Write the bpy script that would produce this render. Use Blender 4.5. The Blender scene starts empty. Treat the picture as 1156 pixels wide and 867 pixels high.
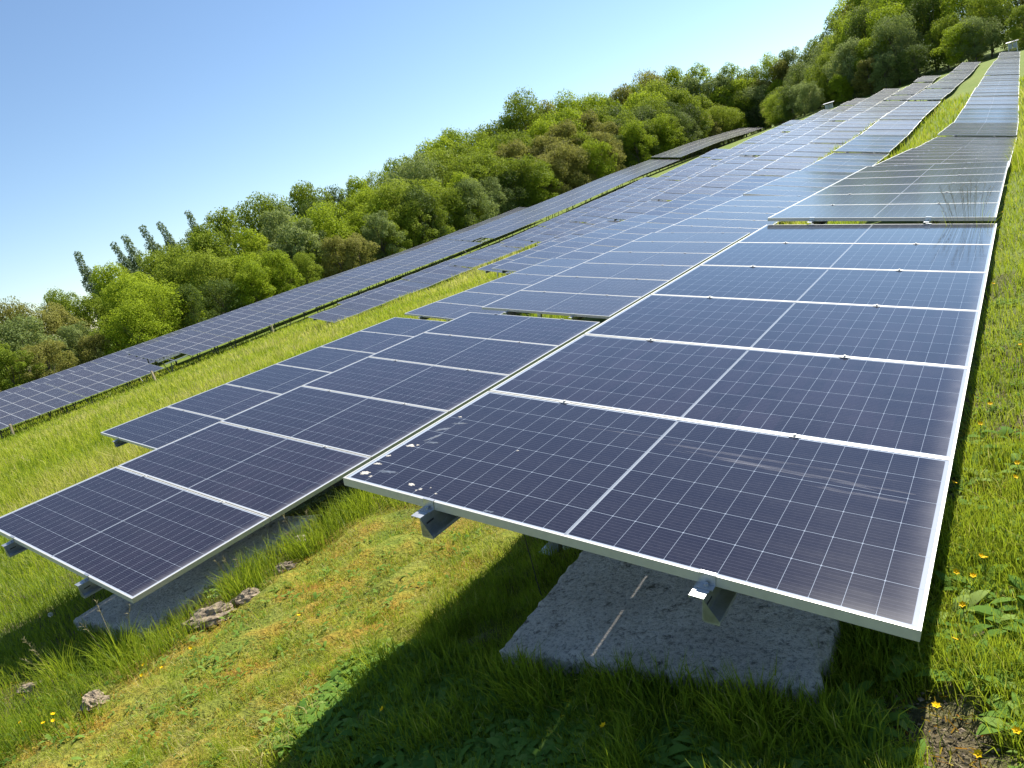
import bpy, bmesh, math, random
import numpy as np
from mathutils import Vector, Matrix
R = math.radians
C = bpy.context.scene.collection
scene = bpy.context.scene
random.seed(3)

# ------------------------------------------------------------------ camera, sky, sun, exposure
cd = bpy.data.cameras.new('camera'); cam = bpy.data.objects.new('camera', cd); C.objects.link(cam)
CAM = Vector((2.37524, -1.76174, 0.83525))
cam.matrix_world = Matrix(((0.79360219, 0.08137004, 0.60297138, CAM.x),
                           (0.54799713, 0.33502306, -0.76645854, CAM.y),
                           (-0.26437608, 0.93868976, 0.22128448, CAM.z),
                           (0, 0, 0, 1)))
cd.sensor_width = 36; cd.lens = 810.747 / 1156 * 36; cd.clip_start = .05; cd.clip_end = 4000
scene.camera = cam
SUN_EL, SUN_AZ = 44, 6            # azimuth measured from +Y towards +X
w = bpy.data.worlds.new('World'); scene.world = w; w.use_nodes = True
nt = w.node_tree; bg = nt.nodes['Background']
sk = nt.nodes.new('ShaderNodeTexSky'); sk.sky_type = 'NISHITA'; sk.sun_disc = False
sk.sun_elevation = R(SUN_EL); sk.sun_rotation = R(SUN_AZ)
sk.air_density = 1.0; sk.dust_density = 0.0; sk.ozone_density = 3.2; sk.altitude = 100
nt.links.new(sk.outputs[0], bg.inputs[0]); bg.inputs[1].default_value = 0.072
sd = bpy.data.lights.new('sun', 'SUN'); sd.energy = 4.6; sd.angle = R(.53); sd.color = (1, .95, .86)
so = bpy.data.objects.new('sun', sd); C.objects.link(so)
sdir = Vector((math.sin(R(SUN_AZ)) * math.cos(R(SUN_EL)), math.cos(R(SUN_AZ)) * math.cos(R(SUN_EL)), math.sin(R(SUN_EL))))
so.rotation_euler = sdir.to_track_quat('Z', 'Y').to_euler(); so.location = (0, 0, 60)
vs = scene.view_settings; vs.view_transform = 'Standard'; vs.look = 'None'; vs.gamma = 1; vs.exposure = 1.17
scene.cycles.max_bounces = 6; scene.cycles.diffuse_bounces = 3; scene.cycles.transmission_bounces = 4; scene.cycles.transparent_max_bounces = 6

# ------------------------------------------------------------------ helpers
def tag(o, label=None, cat=None, group=None, kind=None):
    if label: o['label'] = label
    if cat: o['category'] = cat
    if group: o['group'] = group
    if kind: o['kind'] = kind
    return o
def empty(name, loc=(0, 0, 0), rot=(0, 0, 0)):
    o = bpy.data.objects.new(name, None); o.location = loc; o.rotation_euler = rot
    o.empty_display_size = .2; C.objects.link(o); return o
def put(name, me, parent=None, loc=(0, 0, 0), rot=(0, 0, 0)):
    o = bpy.data.objects.new(name, me); C.objects.link(o); o.location = loc; o.rotation_euler = rot
    if parent: o.parent = parent
    return o
def copy_tree(o, parent=None):
    c = o.copy(); C.objects.link(c); c.parent = parent
    for ch in o.children: copy_tree(ch, c)
    return c
def mesh(name, V, F, mats, smooth=False, midx=None):
    me = bpy.data.meshes.new(name); me.from_pydata([tuple(v) for v in V], [], [tuple(f) for f in F])
    for m in (mats if isinstance(mats, (list, tuple)) else [mats]): me.materials.append(m)
    if midx is not None: me.polygons.foreach_set('material_index', midx)
    if smooth: me.polygons.foreach_set('use_smooth', [True] * len(F))
    me.update(); return me
def fastmesh(name, V, loops, counts, mats, smooth=False, attr=None):
    """big meshes straight from numpy arrays; attr = per-vertex float 'tint'"""
    me = bpy.data.meshes.new(name); me.vertices.add(len(V)); me.vertices.foreach_set('co', V.astype(np.float32).ravel())
    me.loops.add(len(loops)); me.loops.foreach_set('vertex_index', loops.astype(np.int32))
    me.polygons.add(len(counts)); st = np.concatenate([[0], np.cumsum(counts)[:-1]]).astype(np.int32)
    me.polygons.foreach_set('loop_start', st); me.polygons.foreach_set('loop_total', counts.astype(np.int32))
    for m in (mats if isinstance(mats, (list, tuple)) else [mats]): me.materials.append(m)
    if smooth: me.polygons.foreach_set('use_smooth', np.ones(len(counts), bool))
    if attr is not None:
        a = me.attributes.new('tint', 'FLOAT', 'POINT'); a.data.foreach_set('value', attr.astype(np.float32))
    me.update(calc_edges=True); return me
class MB:
    def __init__(s): s.v = []; s.f = []; s.m = []
    def box(s, a, b, m=0, rot=None):
        (x0, y0, z0), (x1, y1, z1) = a, b; n = len(s.v)
        P = [Vector(p) for p in ((x0,y0,z0),(x1,y0,z0),(x1,y1,z0),(x0,y1,z0),(x0,y0,z1),(x1,y0,z1),(x1,y1,z1),(x0,y1,z1))]
        if rot:
            c = sum(P, Vector()) / 8; P = [rot @ (p - c) + c for p in P]
        s.v += P
        for f in ((0,3,2,1),(4,5,6,7),(0,1,5,4),(1,2,6,5),(2,3,7,6),(3,0,4,7)): s.f.append([n + i for i in f]); s.m.append(m)
        return s
    def extr(s, prof, y0, y1, m=0):
        """closed x,z outline (counter-clockwise) extruded along y"""
        n = len(s.v); k = len(prof)
        s.v += [Vector((x, y0, z)) for x, z in prof] + [Vector((x, y1, z)) for x, z in prof]
        for i in range(k):
            j = (i + 1) % k; s.f.append([n + i, n + j, n + k + j, n + k + i]); s.m.append(m)
        s.f.append([n + i for i in range(k)][::-1]); s.m.append(m); s.f.append([n + k + i for i in range(k)]); s.m.append(m); return s
    def tube(s, pts, rad, seg=8, m=0, cap=True):
        pts = [Vector(p) for p in pts]; rad = rad if isinstance(rad, (list, tuple)) else [rad] * len(pts)
        n = len(s.v)
        for i, p in enumerate(pts):
            t = (pts[min(i + 1, len(pts) - 1)] - pts[max(i - 1, 0)]).normalized()
            u = t.orthogonal().normalized() if i == 0 else (u - t * u.dot(t)).normalized()
            q = t.cross(u)
            for k in range(seg):
                a = 2 * math.pi * k / seg; s.v.append(p + (u * math.cos(a) + q * math.sin(a)) * rad[i])
        for i in range(len(pts) - 1):
            for k in range(seg):
                k2 = (k + 1) % seg; s.f.append([n + i * seg + k, n + i * seg + k2, n + (i + 1) * seg + k2, n + (i + 1) * seg + k]); s.m.append(m)
        if cap:
            s.f.append([n + k for k in range(seg)][::-1]); s.m.append(m)
            b = n + (len(pts) - 1) * seg; s.f.append([b + k for k in range(seg)]); s.m.append(m)
        return s
    def build(s, name, mats, smooth=False): return mesh(name, s.v, s.f, mats, smooth, s.m)
ORD = ['first','second','third','fourth','fifth','sixth','seventh','eighth','ninth','tenth','eleventh','twelfth','thirteenth','fourteenth','fifteenth','sixteenth','seventeenth','eighteenth','nineteenth','twentieth','twenty-first','twenty-second','twenty-third','twenty-fourth','twenty-fifth','twenty-sixth','twenty-seventh','twenty-eighth','twenty-ninth','thirtieth','thirty-first','thirty-second','thirty-third','thirty-fourth','thirty-fifth','thirty-sixth','thirty-seventh','thirty-eighth','thirty-ninth','fortieth']
def ordn(n):
    if n < 40: return ORD[n]
    t = ['', '', '', '', 'forty', 'fifty', 'sixty', 'seventy', 'eighty']; d, u = divmod(n + 1, 10)
    if u == 0: return {5: 'fiftieth', 6: 'sixtieth', 7: 'seventieth', 8: 'eightieth'}[d]
    return t[d] + '-' + ORD[u - 1]

# ------------------------------------------------------------------ material helpers
def mat(name):
    m = bpy.data.materials.new(name); m.use_nodes = True; return m, m.node_tree, m.node_tree.nodes['Principled BSDF']
def node(nt, t, **kw):
    n = nt.nodes.new(t)
    for k, v in kw.items():
        if k.startswith('i_'):
            n.inputs[int(k[2:]) if k[2:].isdigit() else k[2:].replace('_', ' ')].default_value = v
        else: setattr(n, k, v)
    return n
def mth(nt, op, a, b=None, c=None, clamp=False):
    n = nt.nodes.new('ShaderNodeMath'); n.operation = op; n.use_clamp = clamp
    for i, x in enumerate((a, b, c)):
        if x is None: continue
        if hasattr(x, 'links') or hasattr(x, 'is_linked'): nt.links.new(x, n.inputs[i])
        else: n.inputs[i].default_value = x
    return n.outputs[0]
def mixc(nt, f, a, b, mode='MIX'):
    n = nt.nodes.new('ShaderNodeMix'); n.data_type = 'RGBA'; n.blend_type = mode
    for i, x in ((0, f), (6, a), (7, b)):
        if hasattr(x, 'is_linked'): nt.links.new(x, n.inputs[i])
        else: n.inputs[i].default_value = (x if i == 0 else (*x, 1)) if not (i and len(x) == 4) else x
    return n.outputs[2]
def ramp(nt, f, stops):
    n = nt.nodes.new('ShaderNodeValToRGB'); e = n.color_ramp.elements
    e[0].position, e[0].color = stops[0][0], (*stops[0][1], 1); e[1].position, e[1].color = stops[-1][0], (*stops[-1][1], 1)
    for p, c in stops[1:-1]:
        x = e.new(p); x.color = (*c, 1)
    nt.links.new(f, n.inputs[0]); return n.outputs[0]
def noise(nt, scale, detail=4, vec=None, rough=.55):
    n = node(nt, 'ShaderNodeTexNoise'); n.inputs['Scale'].default_value = scale; n.inputs['Detail'].default_value = detail; n.inputs['Roughness'].default_value = rough
    if vec is not None: nt.links.new(vec, n.inputs['Vector'])
    return n.outputs[0]
def bump(nt, h, strength, dist, bs):
    n = node(nt, 'ShaderNodeBump'); n.inputs['Strength'].default_value = strength; n.inputs['Distance'].default_value = dist
    nt.links.new(h, n.inputs['Height']); nt.links.new(n.outputs[0], bs.inputs['Normal'])

# ---- solar glass: half-cut cells, thin silver lines, fine busbars, in metres of the panel
PW, PH, FR = 2.094, 1.048, .0082
def clear_gap(nt, hx, inside_y=None):
    """the strip between the two half-modules is clear glass and lets the sun through"""
    f = mth(nt, 'LESS_THAN', hx, .0052)
    f = mth(nt, 'MULTIPLY', f, .45)
    t = node(nt, 'ShaderNodeBsdfTransparent'); mx = node(nt, 'ShaderNodeMixShader'); out = nt.nodes['Material Output']
    nt.links.new(f, mx.inputs[0]); nt.links.new(nt.nodes['Principled BSDF'].outputs[0], mx.inputs[1]); nt.links.new(t.outputs[0], mx.inputs[2]); nt.links.new(mx.outputs[0], out.inputs[0])
def make_glass(name='solar_glass', r0=.055, dst=.075):
    m, nt, bs = mat(name)
    tc = node(nt, 'ShaderNodeTexCoord'); sp = node(nt, 'ShaderNodeSeparateXYZ'); nt.links.new(tc.outputs['Object'], sp.inputs[0])
    x, y = sp.outputs[0], sp.outputs[1]
    hx = mth(nt, 'ABSOLUTE', mth(nt, 'SUBTRACT', x, PW / 2))          # distance from the mid line
    cx = (PW / 2 - FR - .014 - .006) / 12; cy = (PH - 2 * (FR + .010)) / 6
    px = mth(nt, 'DIVIDE', mth(nt, 'SUBTRACT', hx, .006), cx)         # cell coordinate
    py = mth(nt, 'DIVIDE', mth(nt, 'SUBTRACT', y, FR + .010), cy)
    fx = mth(nt, 'MULTIPLY', mth(nt, 'PINGPONG', px, .5), cx)         # metres to the next gap
    fy = mth(nt, 'MULTIPLY', mth(nt, 'PINGPONG', py, .5), cy)
    inx = mth(nt, 'GREATER_THAN', px, 0); inx2 = mth(nt, 'LESS_THAN', px, 12)
    iny = mth(nt, 'MULTIPLY', mth(nt, 'GREATER_THAN', py, 0), mth(nt, 'LESS_THAN', py, 6))
    inside = mth(nt, 'MULTIPLY', mth(nt, 'MULTIPLY', inx, inx2), iny)
    lx = mth(nt, 'LESS_THAN', fx, .0006); ly = mth(nt, 'LESS_THAN', fy, .0009)
    dia = mth(nt, 'LESS_THAN', mth(nt, 'ADD', fx, fy), .0040)
    # diamonds only at every second half-cut gap are full: keep all, small
    gap = mth(nt, 'MAXIMUM', mth(nt, 'MAXIMUM', lx, ly), dia)
    by = mth(nt, 'PINGPONG', mth(nt, 'MULTIPLY', py, 10), .5)
    bus = mth(nt, 'LESS_THAN', by, .032)
    # cell tone varies a little cell by cell and panel by panel
    cell = node(nt, 'ShaderNodeCombineXYZ'); nt.links.new(mth(nt, 'FLOOR', mth(nt, 'DIVIDE', x, cx)), cell.inputs[0]); nt.links.new(mth(nt, 'FLOOR', py), cell.inputs[1])
    oi = node(nt, 'ShaderNodeObjectInfo'); nt.links.new(mth(nt, 'MULTIPLY', oi.outputs['Random'], 97.), cell.inputs[2])
    wn = node(nt, 'ShaderNodeTexWhiteNoise', noise_dimensions='3D'); nt.links.new(cell.outputs[0], wn.inputs[0])
    tone = ramp(nt, wn.outputs[0], [(0, (.009, .006, .014)), (1, (.018, .012, .023))])
    tone2 = mixc(nt, oi.outputs['Random'], tone, (.010, .009, .019))
    c = mixc(nt, bus, tone2, (.060, .060, .085))
    c = mixc(nt, mth(nt, 'SUBTRACT', 1., inside), c, (.34, .38, .44))
    c = mixc(nt, gap, c, (.27, .31, .37))
    # a film of dust, streaked down the slope
    mp = node(nt, 'ShaderNodeMapping'); mp.inputs['Scale'].default_value = (.7, 5, 1)
    off = node(nt, 'ShaderNodeVectorMath', operation='ADD'); nt.links.new(tc.outputs['Object'], off.inputs[0])
    cb = node(nt, 'ShaderNodeCombineXYZ'); nt.links.new(mth(nt, 'MULTIPLY', oi.outputs['Random'], 61.), cb.inputs[0]); nt.links.new(cb.outputs[0], off.inputs[1])
    nt.links.new(off.outputs[0], mp.inputs[0])
    d1 = noise(nt, 2.2, 5, mp.outputs[0]); d2 = noise(nt, 55, 2, off.outputs[0])
    dust = mth(nt, 'MULTIPLY', mth(nt, 'MULTIPLY', d1, d2), dst)
    low = mth(nt, 'MAXIMUM', 0., mth(nt, 'SUBTRACT', 1., mth(nt, 'DIVIDE', mth(nt, 'SUBTRACT', PW - FR, x), .10)))   # dirt washed to the low edge
    dust = mth(nt, 'ADD', dust, mth(nt, 'MULTIPLY', mth(nt, 'MULTIPLY', low, low), mth(nt, 'MULTIPLY', noise(nt, 9, 4, off.outputs[0]), .5)))
    c = mixc(nt, dust, c, (.38, .36, .36))
    nt.links.new(c, bs.inputs['Base Color'])
    nt.links.new(mth(nt, 'ADD', mth(nt, 'MULTIPLY', d1, .05), r0), bs.inputs['Roughness'])
    bs.inputs['IOR'].default_value = 1.5
    # fine dust on the glass catches light at grazing angles
    bs.inputs['Sheen Weight'].default_value = .07 if r0 < .1 else .14; bs.inputs['Sheen Roughness'].default_value = .32; bs.inputs['Sheen Tint'].default_value = (.9, .9, .92, 1)
    clear_gap(nt, hx, inside_y=iny)
    return m
GLASS = make_glass(); GLASS_FAR = make_glass('solar_glass_uneven', .18, .29); GLASS_MID = make_glass('solar_glass_dusty', .12, .23)
def simple(name, col, rough=.5, metal=0., nz=None, spread=.25, bmp=0):
    m, nt, bs = mat(name)
    bs.inputs['Roughness'].default_value = rough; bs.inputs['Metallic'].default_value = metal
    tc = node(nt, 'ShaderNodeTexCoord')
    n = noise(nt, nz or 12, 5, tc.outputs['Object'])
    lo = tuple(v * (1 - spread) for v in col); hi = tuple(min(1, v * (1 + spread)) for v in col)
    nt.links.new(ramp(nt, n, [(.3, lo), (.7, hi)]), bs.inputs['Base Color'])
    if bmp: bump(nt, n, .5, bmp, bs)
    return m
ALU = simple('anodised_frame', (.52, .51, .47), .42, .25, 30, .06)
BACK = simple('white_backsheet', (.62, .63, .64), .5, 0, 5, .05)
_t = BACK.node_tree; _s = node(_t, 'ShaderNodeSeparateXYZ'); _c = node(_t, 'ShaderNodeTexCoord'); _t.links.new(_c.outputs['Object'], _s.inputs[0])
clear_gap(_t, mth(_t, 'ABSOLUTE', mth(_t, 'SUBTRACT', _s.outputs[0], PW / 2)))
GALV = simple('galvanised_steel', (.50, .52, .54), .38, .75, 25, .18)
DARKSTEEL = simple('dark_steel', (.20, .21, .22), .6, .5, 15, .2)  # one even dark steel for wide-table legs, struts, rafters and cabinet roofs
WOODST = simple('weathered_stake', (.42, .33, .22), .8, 0, 20, .3)

# ------------------------------------------------------------------ terrain
ROWX = -4.345
EDGE = {   # height of the high (left) edge of each row of tables, surveyed along the row: (y, z)
 0: [(-8,0),(0,0),(6.4,.03),(11,-.02),(13.4,-.08),(17.6,-.19),(22,-.32),(28.8,-.42),(34.3,-.24),(43,.21),(52.8,.72),(71,1.64),(101,2.85),(120,3.9)],
 1: [(-8,-.33),(0,-.33),(6.5,-.35),(12.4,-.37),(18.9,-.38),(26.7,-.36),(30.4,-.27),(38.7,.04),(45.4,.42),(56.3,.98),(76.6,1.86),(101,2.9),(120,4.0)],
 2: [(2.7,-.55),(9.4,-.52),(15.4,-.62),(22.6,-.69),(28.4,-.61),(35,-.44),(40.8,-.14),(48.7,.16),(60.5,.8),(77.5,1.63),(95,2.42),(116,3.75)],
 3: [(18.5,-.74),(23.2,-.72),(30.7,-.86),(36.8,-.69),(43,-.42),(56,.24),(63,.5),(74,1.12),(95,2.4),(117,3.65)],
 4: [(23.2,-1.0),(28,-.95),(40,-.75),(45,-.48),(55,.18),(82,1.35),(91,1.92),(105,2.83),(118,3.5)],
 5: [(34.8,-1.22),(49.6,-.75),(54,-.5),(122,3.42)],
 6: [(40.2,-1.05),(59,-.3),(70.5,.39),(116,3.06)],
 7: [(23.9,-1.51),(45,-1.1),(69,.1),(88,1.4),(97,2.0),(112,2.9)],
 8: [(29.9,-1.57),(50,-1.1),(69,.0),(78,.6),(95,1.7)]}
FEDGE = [(-6,-3.95),(8,-3.8),(15.6,-3.68),(23,-3.5),(29.9,-3.3),(40.7,-2.87),(55.3,-2.25),(66,-1.95),(79,-1.45),(101,-.25),(123,1.2),(144,2.2),(155,2.71),(168,3.4),(210,4.4)]
CP = []
for k, L in EDGE.items(): CP += [(ROWX * k, y, z - .9) for y, z in L]
CP += [(2.05, y, z - .76) for y, z in EDGE[0][1:]]
CP += [(-55, y, z - .8) for y, z in FEDGE] + [(-61.5, y, z - 1.15) for y, z in FEDGE[::2]]
CP += [(-14, 8, -1.75), (-14, 0, -1.8), (-22, 10, -2.15), (-30, 12, -2.6), (-40, 25, -3.1), (-42, 5, -3.9)]
CP += [(12, y, z - .05) for y, z in EDGE[0][::2]] + [(40, y, z + 1.6) for y, z in EDGE[0][::3]]
CP += [(-90, y, z - 1.9) for y, z in FEDGE[::3]] + [(-130, 0, -6.5), (-130, 90, -2.5), (-40, -30, -5.2), (5, -30, -.8), (50, -30, 1.5), (-90, -40, -7)]
CP += [(x, 145, 4.1 + .015 * x) for x in (-30, -10, 10, 40)] + [(x, 200, 8.2 + .02 * x) for x in (-20, 20, 60)] + [(-60, 250, 6.5), (-100, 230, 4.2), (0, 260, 12), (60, 260, 14)]
CP = np.array(CP, float)
S_ = 60.0
def _phi(r2): return np.where(r2 > 1e-12, .5 * r2 * np.log(np.maximum(r2, 1e-12)), 0)
_P = CP[:, :2] / S_
_n = len(_P); _K = _phi(((_P[:, None] - _P[None]) ** 2).sum(-1)) + np.eye(_n) * 2e-4
_A = np.zeros((_n + 3, _n + 3)); _A[:_n, :_n] = _K; _A[:_n, _n] = 1; _A[:_n, _n+1:] = _P; _A[_n, :_n] = 1; _A[_n+1:, :_n] = _P.T
_W = np.linalg.solve(_A, np.concatenate([CP[:, 2], np.zeros(3)]))
def G(x, y):
    x = np.atleast_1d(np.asarray(x, float)); y = np.atleast_1d(np.asarray(y, float)); out = np.empty(len(x))
    xc = np.clip(x, -150, 80); yc = np.clip(y, -45, 280)
    for s in range(0, len(x), 20000):
        q = np.stack([xc[s:s+20000], yc[s:s+20000]], 1) / S_
        out[s:s+20000] = _phi(((q[:, None] - _P[None]) ** 2).sum(-1)) @ _W[:_n] + _W[_n] + q @ _W[_n+1:]
    return out
def g1(x, y): return float(G(x, y)[0])
def vnoise(x, y, sc, seed=0, octv=3):
    """smooth pseudo-random field in 0..1"""
    r = np.random.RandomState(seed); o = np.zeros(len(x)); amp = 1; tot = 0
    for k in range(octv):
        for j in range(5):
            a = r.rand() * 6.283; f = sc * (2 ** k) * (.6 + .8 * r.rand()); ph = r.rand(2) * 6.283
            o += amp * np.sin((x * np.cos(a) + y * np.sin(a)) * f * 6.283 + ph[0] + 1.3 * np.sin((x * np.sin(a) - y * np.cos(a)) * f * 4.1 + ph[1]))
        tot += amp * 5; amp *= .55
    return np.clip(.5 + o / tot * 1.25, 0, 1)

def ground_mat():
    m, nt, bs = mat('meadow_soil'); tc = node(nt, 'ShaderNodeTexCoord'); V = tc.outputs['Object']
    n1 = noise(nt, .35, 6, V); n2 = noise(nt, 3.2, 6, V); n3 = noise(nt, 38, 5, V); n4 = noise(nt, 1.1, 4, V)
    g = ramp(nt, n2, [(.25, (.10, .165, .018)), (.5, (.17, .24, .03)), (.75, (.26, .275, .06))])
    g2 = ramp(nt, n1, [(.3, (.13, .23, .02)), (.7, (.24, .27, .05))])
    c = mixc(nt, .5, g, g2)
    soil = ramp(nt, n3, [(.3, (.055, .040, .024)), (.7, (.17, .135, .085))])
    geo = node(nt, 'ShaderNodeAttribute', attribute_name='tint')      # bare and mossy ground close to the tables
    mo = node(nt, 'ShaderNodeAttribute', attribute_name='moss')
    moss = ramp(nt, n2, [(.32, (.13, .19, .02)), (.48, (.27, .28, .035)), (.60, (.36, .25, .03)), (.72, (.36, .17, .025))])
    c = mixc(nt, geo.outputs['Fac'], c, soil); c = mixc(nt, mth(nt, 'MULTIPLY', mo.outputs['Fac'], .8), c, moss)
    c = mixc(nt, .55, c, ramp(nt, n3, [(.25, (.25, .25, .25)), (.75, (1, 1, 1))]), 'MULTIPLY')
    nt.links.new(c, bs.inputs['Base Color']); bs.inputs['Roughness'].default_value = .95; bs.inputs['Specular IOR Level'].default_value = .15
    bump(nt, mth(nt, 'ADD', n3, mth(nt, 'MULTIPLY', n2, 2.)), .9, .03, bs); return m
def axis_pts(segs):
    out = []
    for a, b, st in segs: out += list(np.arange(a, b, st))
    return np.array(out + [segs[-1][1]])
gx = axis_pts([(-1500,-300,200),(-300,-150,30),(-150,-62,4),(-62,-12,1.4),(-12,-5,.4),(-5,3.6,.07),(3.6,6,.3),(6,30,2),(30,100,10),(100,300,50),(300,1500,300)])
gy = axis_pts([(-1500,-200,300),(-200,-40,40),(-40,-4,4),(-4,-1.6,.3),(-1.6,3.5,.07),(3.5,10,.3),(10,40,1),(40,140,2.5),(140,260,6),(260,400,20),(400,1600,300)])
X, Y = np.meshgrid(gx, gy); xf, yf = X.ravel(), Y.ravel()
Z = G(xf, yf)
near = np.exp(-((xf + 1) ** 2 + (yf - 1) ** 2) / 60)
Z += (vnoise(xf, yf, 1.3, 4) - .5) * .05 * near + (vnoise(xf, yf, 5, 5) - .5) * .034 * near
far = np.maximum(0, np.hypot(xf, yf) - 350); Z -= far * .02
bare = np.clip((vnoise(xf, yf, .9, 8) - .35) * 2.2, 0, 1) * near
bare = np.clip(bare + .9 * np.exp(-((xf - 2.05) ** 2 + (yf + .05) ** 2) / .06) + .2 * near, 0, .95)
nx, ny = len(gx), len(gy)
q = (np.arange(ny - 1)[:, None] * nx + np.arange(nx - 1)[None]).ravel()
lo = np.stack([q, q + 1, q + nx + 1, q + nx], 1).ravel()
gme = fastmesh('ground', np.stack([xf, yf, Z], 1), lo, np.full(len(q), 4), ground_mat(), True, bare)
moss = np.clip(1.2 - ((xf + 1.0) / 1.2) ** 4, 0, 1) * np.clip(2.2 - yf, 0, 1)
_a = gme.attributes.new('moss', 'FLOAT', 'POINT'); _a.data.foreach_set('value', moss.astype(np.float32))
tag(put('ground', gme), kind='structure')

# ------------------------------------------------------------------ solar tables
def frame_mb(mi=0):
    b = MB(); t = FR
    b.box((0, 0, -.035), (PW, t, 0), mi); b.box((0, PH - t, -.035), (PW, PH, 0), mi)
    b.box((0, t, -.035), (t, PH - t, 0), mi); b.box((PW - t, t, -.035), (PW, PH - t, 0), mi)
    return b
gl = MB(); gl.box((FR - .001, FR - .001, -.0075), (PW - FR + .001, PH - FR + .001, -.002), 0); gl.m[0] = 1; gl.m[1] = 0
for _y in (.16, .50, .84): gl.box((PW / 2 - .045, _y - .03, -.026), (PW / 2 + .045, _y + .03, -.0085), 2)
GLM = gl.build('solar_panel', [GLASS, BACK, simple('junction_box_plastic', (.03, .03, .03), .5)]); FRM = frame_mb().build('panel_frame', ALU)
def far_frame(mi, cw, lw):
    b = MB(); b.box((0, 0, -.035), (PW, cw, 0), mi); b.box((0, PH - cw, -.035), (PW, PH, 0), mi)
    b.box((0, cw, -.035), (lw, PH - cw, 0), mi); b.box((PW - lw, cw, -.035), (PW, PH - cw, 0), mi); return b
fp = far_frame(2, .005, .014); n0 = len(fp.f); fp.box((.013, .004, -.0075), (PW - .013, PH - .004, -.002), 0); fp.m[n0] = 1
FARP = fp.build('solar_panel', [GLASS_FAR, BACK, ALU])
GLM1 = gl.build('solar_panel', [GLASS_MID, BACK, bpy.data.materials['junction_box_plastic']])
PP = 1.058; TL = 6 * PP - .014
def purlin_mb(length, over=.07):
    b = MB(); T = .003
    b.extr([(0, -.036), (-.045, -.036), (-.045, -.046), (-.042, -.046), (-.042, -.039), (-T, -.039), (-T, -.112), (.045, -.112), (.045, -.102), (.048, -.102), (.048, -.115), (0, -.115)][::-1], -over, length + over, 0)
    for y in (-over + .03, length + over - .07): b.box((-T - .0015, y, -.078), (.0015, y + .04, -.071), 1)
    return b
PUR = purlin_mb(TL).build('purlin', [GALV, simple('slot_dark', (.03, .03, .035), .8)])
def end_clamp(sign=-1):
    b = MB(); y = 0; s = sign
    b.box((-.025, min(y, s * .028), -.0345), (.025, max(y, s * .028), -.030))           # foot on the purlin flange
    b.box((-.025, min(s * .001, s * .004), -.030), (.025, max(s * .001, s * .004), .002))  # upright against the frame
    b.box((-.025, min(-s * .010, s * .004), .002), (.025, max(-s * .010, s * .004), .005)) # lip over the frame
    b.tube([(0, s * .016, -.030), (0, s * .016, -.020)], .0075, 6)
    b.box((-.016, min(s * .020, s * .040), -.0365), (.016, max(s * .020, s * .040), -.0345)); return b
ECN, ECF = end_clamp(-1).build('end_clamp', GALV), end_clamp(1).build('end_clamp', GALV)
mc = MB(); mc.box((-.020, -.014, .0005), (.020, .014, .003)); mc.box((-.028, -.008, -.03), (.028, .008, .001)); mc.tube([(0, 0, .004), (0, 0, .010)], .007, 6)
MCM = mc.build('mid_clamp', ALU)
PURX = (.472, 1.551)
raf = MB(); raf.box((.2, -.025, -.165), (1.85, .025, -.118)); RAF = raf.build('rafter', GALV)
def leg_mesh(h):
    b = MB(); b.box((-.03, -.02, -h), (.03, .02, -.165)); b.box((-.07, -.06, -h - .008), (.07, .06, -h)); return b.build('leg', GALV)
LEGL, LEGR = leg_mesh(.80), leg_mesh(.50)
def solar_table(detail):
    """detail 2: frames, clamps, everything; 1: frames without clamps; 0: far"""
    r = empty('solar_table')
    for i in range(6):
        p = put('solar_panel', (FARP, GLM1, GLM)[detail], r, (0, i * PP, 0), (R((.05, .4, 1.1)[2 - detail]) * (.4, -1, .8, -.3, 1, -.7)[i], 0, 0))
        if detail: put('panel_frame', FRM, p)
    for px in PURX: put('purlin', PUR, r, (px, 0, 0))
    if detail == 2:
        for px in PURX:
            put('end_clamp', ECN, r, (px - .012, 0, 0)); put('end_clamp', ECF, r, (px - .012, TL, 0))
            for i in range(1, 6): put('mid_clamp', MCM, r, (px - .012, i * PP - .01, 0))
    if detail:
        for y in (.95, TL - .95): put('rafter', RAF, r, (0, y, 0))
    for y in (.95, TL - .95):
        put('leg', LEGL, r, (.4, y, 0)); put('leg', LEGR, r, (1.6, y, 0))
    return r
def orient(o, x0, y0, z0, y1, z1, tau):
    ya = Vector((0, y1 - y0, z1 - z0)).normalized(); xa = Vector((math.cos(tau), 0, -math.sin(tau))); xa = (xa - ya * xa.dot(ya)).normalized(); za = xa.cross(ya)
    o.matrix_world = Matrix(((xa.x, ya.x, za.x, x0), (xa.y, ya.y, za.y, y0), (xa.z, ya.z, za.z, z0), (0, 0, 0, 1)))
    o.location = (x0, y0, z0); o.rotation_euler = o.matrix_world.to_euler()
proto = {d: solar_table(d) for d in (2, 1, 0)}
used = set()
rr = random.Random(11)
STARTS = {0: [0, 6.42], 1: [-.1, 6.52, 12.95], 2: [2.71, 9.36, 15.8], 3: [18.5], 4: [23.2], 5: [34.8], 6: [40.2], 7: [23.9], 8: [29.9]}
ENDS = {0: 128, 1: 121, 2: 117, 3: 118, 4: 119, 5: 119, 6: 116, 7: 97, 8: 79}
ROWN = ['rightmost row beside the open grass verge', 'second row from the right', 'third row from the right', 'fourth row from the right', 'fifth row from the right', 'sixth row from the right', 'seventh row from the right', 'eighth row from the right', 'ninth row from the right']
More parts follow.
